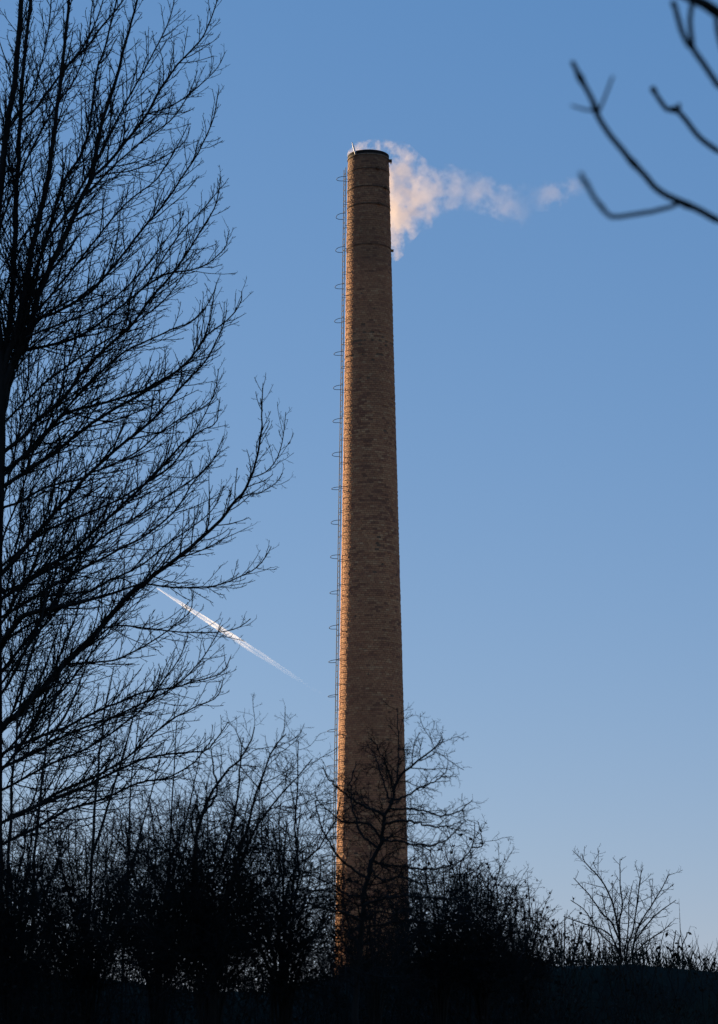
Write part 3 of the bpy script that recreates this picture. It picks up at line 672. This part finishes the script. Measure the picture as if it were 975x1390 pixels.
# hawthorn in front of the chimney
haw = [
    ([None, (482, 1390), (486, 1300), (494, 1227), (501, 1193), (514, 1152), (521, 1125), (530, 1087), (539, 1062), (551, 1046), (566, 1033), (593, 1011), (599, 998)], 16, 1.6, 0.2),
    ([(523, 1108), (510, 1100), (496, 1096), (472, 1080), (458, 1069), (446, 1058), (438, 1040)], 5, 1.4, -0.5),
    ([(521, 1120), (537, 1114), (553, 1114), (584, 1121), (602, 1121), (625, 1116)], 5, 1.5, -0.4),
    ([(528, 1090), (555, 1078), (575, 1068), (595, 1058), (608, 1044)], 4, 1.4, 0.5),
    ([(526, 1098), (560, 1098), (602, 1107), (627, 1098), (642, 1086)], 4, 1.4, 0.2),
    ([(519, 1140), (550, 1144), (580, 1148), (607, 1139), (632, 1114)], 4, 1.4, -0.6),
    ([(528, 1085), (520, 1060), (512, 1035), (505, 1020)], 3.5, 1.3, 0.4),
    ([(533, 1075), (527, 1045), (515, 1020), (502, 1000)], 3, 1.2, -0.4),
    ([(539, 1064), (541, 1030), (541, 1000), (539, 962)], 3, 1.2, 0.3),
    ([(514, 1152), (490, 1130), (478, 1090), (477, 1060), (485, 1035)], 4.5, 1.3, 0.5),
    ([(501, 1195), (480, 1180), (462, 1165), (445, 1140), (432, 1110), (428, 1075)], 5, 1.3, -0.4),
    ([(494, 1229), (519, 1220), (530, 1217), (557, 1217), (590, 1219), (625, 1220), (660, 1216)], 5, 1.8, -0.7),
    ([(497, 1215), (475, 1215), (450, 1200), (425, 1190), (405, 1180)], 4.5, 1.3, 0.4),
    ([(517, 1140), (500, 1118), (470, 1116), (450, 1105), (430, 1085)], 4.5, 1.3, 0.6),
    ([(508, 1170), (535, 1175), (560, 1178), (590, 1180), (620, 1172), (640, 1155)], 4.5, 1.3, 0.5),
    ([(505, 1180), (520, 1195), (545, 1190), (575, 1200), (605, 1195)], 4, 1.3, -0.3),
    ([(490, 1260), (520, 1255), (560, 1250), (600, 1255), (640, 1250)], 5, 1.5, 0.4),
    ([(490, 1250), (470, 1240), (445, 1235), (420, 1225), (400, 1215)], 5, 1.5, -0.5),
    ([(488, 1280), (475, 1270), (510, 1240), (540, 1240), (570, 1230)], 5, 1.5, 0.6),
]
haw = [(p, w*(1.0 if k == 0 else 0.8), w1*0.8, d) for k, (p, w, w1, d) in enumerate(haw)]
shrub('hawthorn_tree', 'gnarled bare hawthorn standing in front of the foot of the brick chimney', 'tree', 480, 18.0, haw, 2.0, 1, 0, 0.18, lfac=0.85, min_up=0.006)
# tangled shrubs left of the chimney
s1 = fan(285, 1045, 140, 22, 3, 3.8, 0.9) + [
    ([None, (287, 1390), (284, 1290), (270, 1215), (262, 1160), (275, 1090), (300, 1040), (330, 1010), (346, 972)], 14, 1.4, 0.2),
    ([None, (292, 1390), (290, 1275), (310, 1200), (330, 1130), (345, 1070), (365, 1010), (388, 980)], 10, 1.4, -0.4),
    ([None, (286, 1390), (283, 1300), (320, 1180), (345, 1110), (380, 1065), (408, 1035), (424, 1013)], 8, 1.3, 0.5),
    ([(270, 1215), (300, 1150), (318, 1090), (325, 1030), (330, 985)], 5, 1.3, -0.3),
    ([(275, 1090), (295, 1060), (290, 1030), (287, 1000)], 4, 1.3, 0.2)]
s1 = [([q if q is None or q[1] > 1200 else (q[0], q[1]+16) for q in p], w, w1, d) for p, w, w1, d in s1]
shrub('blackthorn_shrub', 'tallest tangled shrub between the vapour trail and the chimney, long bare shoots on top', 'shrub', 285, 20.0, s1, 1.3, 2, 60, 0.15, HEDGE, 1.0)
s2 = fan(385, 1085, 85, 18, 4, 3.8, 0.7) + [
    ([None, (370, 1390), (380, 1260), (398, 1185), (427, 1156), (458, 1108), (462, 1080)], 7, 1.3, -0.3),
    ([None, (390, 1390), (395, 1280), (405, 1180), (400, 1120), (404, 1060), (404, 1005)], 6, 1.2, 0.2)]
shrub('blackthorn_shrub', 'tangled shrub touching the left edge of the chimney with a limb leaning towards the ladder', 'shrub', 385, 21.0, s2, 1.2, 3, 30, 0.16, HEDGE, 1.05)
shrub('blackthorn_shrub', 'dense dark shrub just left of the tallest tangled shrub, flat topped', 'shrub', 215, 22.0, fan(215, 1075, 100, 20, 5, 4.2, 0.9), 1.1, 4, 30, 0.14, HEDGE, 1.1)
shrub('hazel_shrub', 'thick dark bush under the long limbs of the big tree, in the lower left', 'shrub', 120, 23.0, fan(120, 1070, 100, 20, 6, 4.2, 0.9), 1.1, 5, 0, 0.11, HEDGE, 1.1)
shrub('hazel_shrub', 'black dense bush in the bottom left corner at the foot of the big tree', 'shrub', 15, 24.0, fan(15, 1060, 95, 15, 7, 7, 1.0), 1.2, 6, 0, 0.10, HEDGE, 1.0)
# straight saplings in front of the big tree
SAP = 'straight saplings below the big tree'
def sapling(label, pts, w, D, seed, dens=0.8):
    shrub('sapling', label, 'sapling', pts[0][0], D, [([None]+pts, w, 1.3, 0.2), ([pts[len(pts)//2-1], ((pts[len(pts)//2][0]+18), pts[len(pts)//2][1]+20), (pts[-1][0]+34, pts[-1][1]+35)], w*0.5, 1.2, -0.3)],
          dens, seed, 0, 0.06, SAP, 0.8, min_up=0.06)
sapling('thickest straight sapling rising from the hedge through the limbs, left of the tangled shrubs', [(112, 1390), (122, 1240), (126, 1158), (131, 1068), (139, 990), (147, 940), (156, 905)], 8, 26.0, 20)
sapling('slim upright sapling nearest the big trunk, reaching up among its limbs', [(5, 1390), (12, 1150), (22, 990), (38, 900), (54, 853), (66, 790), (71, 740)], 6, 27.0, 21)
sapling('slim sapling second from the big trunk, leaning slightly right', [(38, 1390), (48, 1150), (62, 1010), (76, 940), (93, 868), (104, 831), (112, 790)], 6, 26.5, 22)
sapling('thin sapling right of the thickest one, just reaching the lower limbs', [(165, 1390), (172, 1200), (176, 1100), (182, 1030), (190, 970)], 5, 25.0, 23)
sapling('thin sapling rising beside the flat topped dark shrub', [(222, 1390), (230, 1200), (233, 1100), (238, 1020), (240, 980)], 4.5, 24.0, 24)
shrub('elder_shrub', 'dark tangle right in front of the chimney base, under the hawthorn limbs', 'shrub', 510, 20.5, fan(510, 1195, 70, 11, 31, 5, 0.8), 0.9, 31, 40, 0.15, HEDGE, 0.95)
# right of the chimney
shrub('elder_shrub', 'dark shrub just right of the chimney, crossed by hawthorn branches', 'shrub', 598, 22.0, fan(598, 1150, 70, 16, 8, 4.5, 0.7), 1.35, 7, 350, 0.14, HEDGE, 1.05)
shrub('elder_shrub', 'dark shrub with thin forked shoots on top, next right of the hawthorn', 'shrub', 655, 22.5, fan(655, 1160, 62, 15, 9, 4.5, 0.7) + [([None, (640, 1390), (630, 1240), (625, 1180), (640, 1150), (646, 1118)], 4, 1.1, -0.2), ([(640, 1150), (655, 1148), (652, 1128), (648, 1115)], 2, 1.0, 0.2)], 1.35, 8, 380, 0.14, HEDGE, 1.0)
shrub('elder_shrub', 'lower dark shrub with withered leaves where the hedge drops to the right', 'shrub', 712, 24.5, fan(712, 1200, 52, 14, 10, 4.5, 0.7), 1.3, 9, 420, 0.13, HEDGE, 0.8)
shrub('privet_shrub', 'low bush with upright twigs and a few leaves just left of the small tree', 'shrub', 765, 32.0, fan(765, 1236, 45, 10, 11, 2.4, 0.7), 0.9, 10, 300, 0.10, HEDGE, 0.8, 0.05, min_up=0.06)
shrub('privet_shrub', 'low bush growing against the left stems of the small fan shaped tree', 'shrub', 802, 33.0, fan(802, 1250, 34, 8, 12, 2.4, 0.6), 0.9, 11, 240, 0.10, HEDGE, 0.8, 0.05, min_up=0.06)
r2 = [
    ([None, (846, 1390), (843, 1294), (839, 1246), (829, 1207), (815, 1181), (795, 1160), (790, 1147)], 6, 1.0, -0.3),
    ([(841, 1265), (830, 1240), (817, 1227), (800, 1203), (779, 1180)], 3.2, 1.0, 0.4),
    ([(842, 1270), (841, 1240), (845, 1217), (842, 1188), (842, 1154)], 3.4, 1.0, 0.2),
    ([None, (850, 1390), (851, 1285), (861, 1246), (865, 1212), (868, 1188), (872, 1168)], 4.5, 1.0, 0.4),
    ([None, (856, 1390), (860, 1275), (870, 1241), (885, 1217), (897, 1198), (909, 1174)], 4.5, 1.0, -0.3),
    ([(861, 1268), (875, 1248), (892, 1229), (918, 1210)], 2.8, 1.0, 0.5),
    ([(845, 1290), (827, 1256), (798, 1244), (765, 1232)], 3, 1.0, -0.4),
    ([(843, 1280), (815, 1255), (795, 1225), (775, 1210)], 2.6, 1.0, 0.6),
    ([(858, 1285), (880, 1265), (900, 1252), (912, 1240)], 2.6, 1.0, -0.5),
    ([(847, 1285), (853, 1250), (854, 1215), (858, 1190)], 2.6, 1.0, -0.5),
    ([(843, 1290), (833, 1265), (822, 1225), (818, 1200)], 2.4, 1.0, 0.3),
]
shrub('fan_shaped_tree', 'small bare tree at the lower right with slender stems spread like a fan', 'tree', 846, 40.0, [([q if q is None else (q[0], q[1]+12) for q in p], w*0.8, w1, d) for p, w, w1, d in r2], 1.0, 12, 40, 0.05, None, 0.95, 0.04, min_up=0.055, twig_r=1.5)
shrub('privet_shrub', 'low bush with leaf tufts at the right foot of the small fan shaped tree', 'shrub', 893, 34.0, fan(893, 1268, 36, 8, 13, 2.4, 0.6), 0.8, 13, 160, 0.10, HEDGE, 0.75, 0.06, min_up=0.05)
shrub('privet_shrub', 'sparse bush with tufted shoots sticking up near the right border', 'shrub', 925, 33.0, fan(925, 1255, 26, 7, 14, 2.4, 0.5), 0.7, 14, 120, 0.10, HEDGE, 0.7, 0.07, min_up=0.06)
shrub('privet_shrub', 'low dark bush at the right end of the hedge', 'shrub', 968, 32.0, fan(968, 1290, 40, 8, 15, 2.4, 0.6), 0.9, 15, 100, 0.10, HEDGE, 0.8, 0.05, min_up=0.05)
# bramble thicket along the foot of the hedge
def build_thicket():
    rng = np.random.default_rng(77); n = 1000
    px = rng.uniform(-70, 1040, n); D = rng.uniform(22, 29.5, n); px[:300] = rng.uniform(430, 745, 300); px[300:480] = rng.uniform(-70, 130, 180)
    prof = np.interp(px, [-70, 60, 200, 300, 420, 460, 560, 620, 690, 740, 800, 1040], [1060, 1130, 1200, 1210, 1235, 1255, 1250, 1205, 1220, 1252, 1280, 1292])
    py = prof + rng.random(n)**1.3*(1400-prof)
    top = np.stack([at(a, b, d) for a, b, d in zip(px, py, D)])
    foot = top + np.stack([rng.normal(0, 0.25, n), rng.normal(0, 0.3, n), 0*px], -1)
    foot[:, 2] = ground_z(foot[:, 0], foot[:, 1]) - 0.05
    foot[:, 2] = np.minimum(foot[:, 2], top[:, 2]-0.15)
    m = 10; t = np.linspace(0, 1, m)[None, :, None]
    P = foot[:, None]*(1-t) + top[:, None]*t + rng.normal(0, 0.16, (n, 1, 3))*np.sin(t*math.pi) + rng.normal(0, 0.022, (n, m, 3))
    P[:, :, :2] += ((t**3)*rng.normal(0, 0.22, (n, 1, 3)))[:, :, :2]
    R = np.linspace(1, 0.3, m)[None, :]*rng.uniform(0.004, 0.009, n)[:, None]
    A = sprout(P, R, 0.19, 0.5, 1.0, (58, 16), 0.22, 0.08, 0.5, 4, 0.0, 0.16, 0.6, 0.0022, 0.006, 0.4, rng)
    B = sprout(*A, 0.12, 0.2, 1.0, (58, 16), 0.45, 0.03, 0.2, 1, 0.0, 0.16, 0.7, 0.002, 0.006, 0.4, rng)
    o = link('bramble_thicket', tube_mesh('bramble_thicket', [(P, R, 3), (*A, 3), (*B, 3)]), TWIG); o['kind'] = 'stuff'
    o['label'] = 'black tangle of bramble canes filling the foot of the hedge'; o['category'] = 'brambles'
    q = np.concatenate([A[0][:, 1:].reshape(-1, 3), P[:, 6:].reshape(-1, 3)])
    q = q[rng.choice(len(q), 9000, replace=False)] + rng.normal(0, 0.03, (9000, 3))
    q = q[q[:, 2] < 1.6 + q[:, 1]*math.tan(PITCH-math.atan((1150-695)/FPX)) + 0.0]
    lv = link('withered_leaves', leaves_mesh('withered_leaves', q, 0.042, rng), LEAF, o); lv['kind'] = 'stuff'
build_thicket()
def build_grass():
    rng = np.random.default_rng(78); n = 9000
    c = np.stack([rng.uniform(-6.5, 6.5, n), rng.uniform(27.5, 38, n)], -1); c[:, 0] *= c[:, 1]/32
    P0 = np.stack([c[:, 0], c[:, 1], ground_z(c[:, 0], c[:, 1])-0.02], -1)
    D = unit(np.stack([rng.normal(0, 0.35, n), rng.normal(0, 0.35, n), np.ones(n)], -1)); l = rng.gamma(2.6, 0.085, n)[:, None]+0.05
    bend = np.stack([rng.normal(0, 0.3, n), rng.normal(0, 0.3, n), -0.15*np.ones(n)], -1)
    P = np.stack([P0, P0+D*l*0.5+bend*l*0.12, P0+D*l+bend*l*0.5], 1); R = np.array([0.006, 0.005, 0.0012])[None]*np.ones((n, 1))
    o = link('grass', tube_mesh('grass', [(P, R, 3)]), GRASS); o['kind'] = 'stuff'
    o['label'] = 'dark winter grass along the top of the bank'; o['category'] = 'grass'
build_grass()

# ------------------------------------------------------------------ the near tree whose twigs hang in from the upper right, out of focus
def build_near_tree():
    rng = np.random.default_rng(9); D = 3.2; S = FPX/D
    g = np.array((1.35, 3.4, 0.0))
    t = thing('overhanging_tree', 'near bare tree whose dark blurred twigs reach in from the upper right corner', 'tree', tuple(g))
    def part(nm, me, mat, parent=t):
        return link(nm, me, mat, parent, -Vector(g) if parent is t else None)
    tr = spline([g+(0, 0, -0.1), g+(0.02, 0, 1.4), g+(-0.05, 0.03, 2.6), g+(0.02, -0.02, 4.2)], 30)
    part('trunk', tube_mesh('trunk', [(tr[None], taper_r(0.07, 0.03, 30)[None], 10)]), BARK)
    L1 = spline([tr[13], at(1350, 420, D), at(1180, 370, D), at(1060, 335, D), at(975, 299, D)], 20)
    L2 = spline([tr[15], at(1330, 330, D+.15), at(1160, 270, D+.15), at(1050, 245, D+.15), at(975, 205, D+.15)], 20)
    L3 = spline([tr[18], at(1300, 220, D-.1), at(1150, 180, D-.1), at(1040, 160, D-.1), at(975, 116, D-.1)], 20)
    L4 = spline([tr[21], at(1250, 120, D-.2), at(1100, 60, D-.2), at(975, 17, D-.2)], 20)
    def limb(P, r0, r1): return part('limb', tube_mesh('limb', [(P[None], taper_r(r0, r1, len(P))[None], 8)]), BARK)
    l1 = limb(L1, 0.016, 3.9/S); l2 = limb(L2, 0.014, 3.1/S); l3 = limb(L3, 0.014, 3.1/S); l4 = limb(L4, 0.018, 6.2/S)
    def twig(parent, px, w0, w1, D0, D1, knots=()):
        n = 40; P = limb_path(px, D0, D1, n, rng, 0.22); R = taper_r(w0*0.68/S, w1*0.68/S, n, 0.8)
        for f, s in knots:
            i = f*(n-1); R = R*(1+(s-1)*np.exp(-((np.arange(n)-i)/0.9)**2))
        link('twig', tube_mesh('twig', [(P[None], R[None], 7)]), TWIG, parent)
    twig(l1, [(975, 299), (947, 284), (926, 275), (894, 258), (875, 237), (858, 219), (844, 202), (827, 181), (812, 157), (804, 135), (788, 106), (777, 84)], 7.6, 4.8, D, D-0.15, ((0.16, 1.25), (0.47, 1.3), (0.77, 1.35), (0.92, 1.6)))
    twig(l1, [(926, 275), (909, 281), (873, 289), (836, 294), (824, 289), (810, 272), (798, 253), (789, 236)], 4.8, 4.2, D, D-0.7, ((0.62, 1.25), (0.88, 1.3)))
    twig(l1, [(805, 150), (792, 148), (776, 143)], 3.0, 2.0, D-0.13, D-0.3)
    twig(l1, [(811, 156), (822, 130), (832, 104)], 3.0, 2.4, D-0.12, D-0.35)
    twig(l2, [(975, 205), (950, 186), (930, 161), (918, 149), (906, 148), (894, 133), (886, 119)], 6.4, 5.0, D+.15, D+.05, ((0.58, 1.75), (0.97, 1.5)))
    twig(l2, [(920, 152), (922, 146), (922, 141)], 5.0, 3.5, D+.08, D+.05)
    twig(l3, [(975, 116), (957, 89), (940, 65), (928, 48), (918, 14), (914, 3)], 6.4, 5.0, D-.1, D-.35, ((0.42, 1.3), (0.95, 1.3)))
    twig(l3, [(941, 66), (937, 31), (940, 4), (942, -20)], 5.4, 4.6, D-.15, D-.5)
    twig(l4, [(975, 17), (957, 5), (940, -2), (915, -14)], 12.5, 8, D-.2, D-.3)
    twig(l4, [(973, 16), (975, 45), (985, 80)], 6, 4, D-.2, D-.3)
build_near_tree()
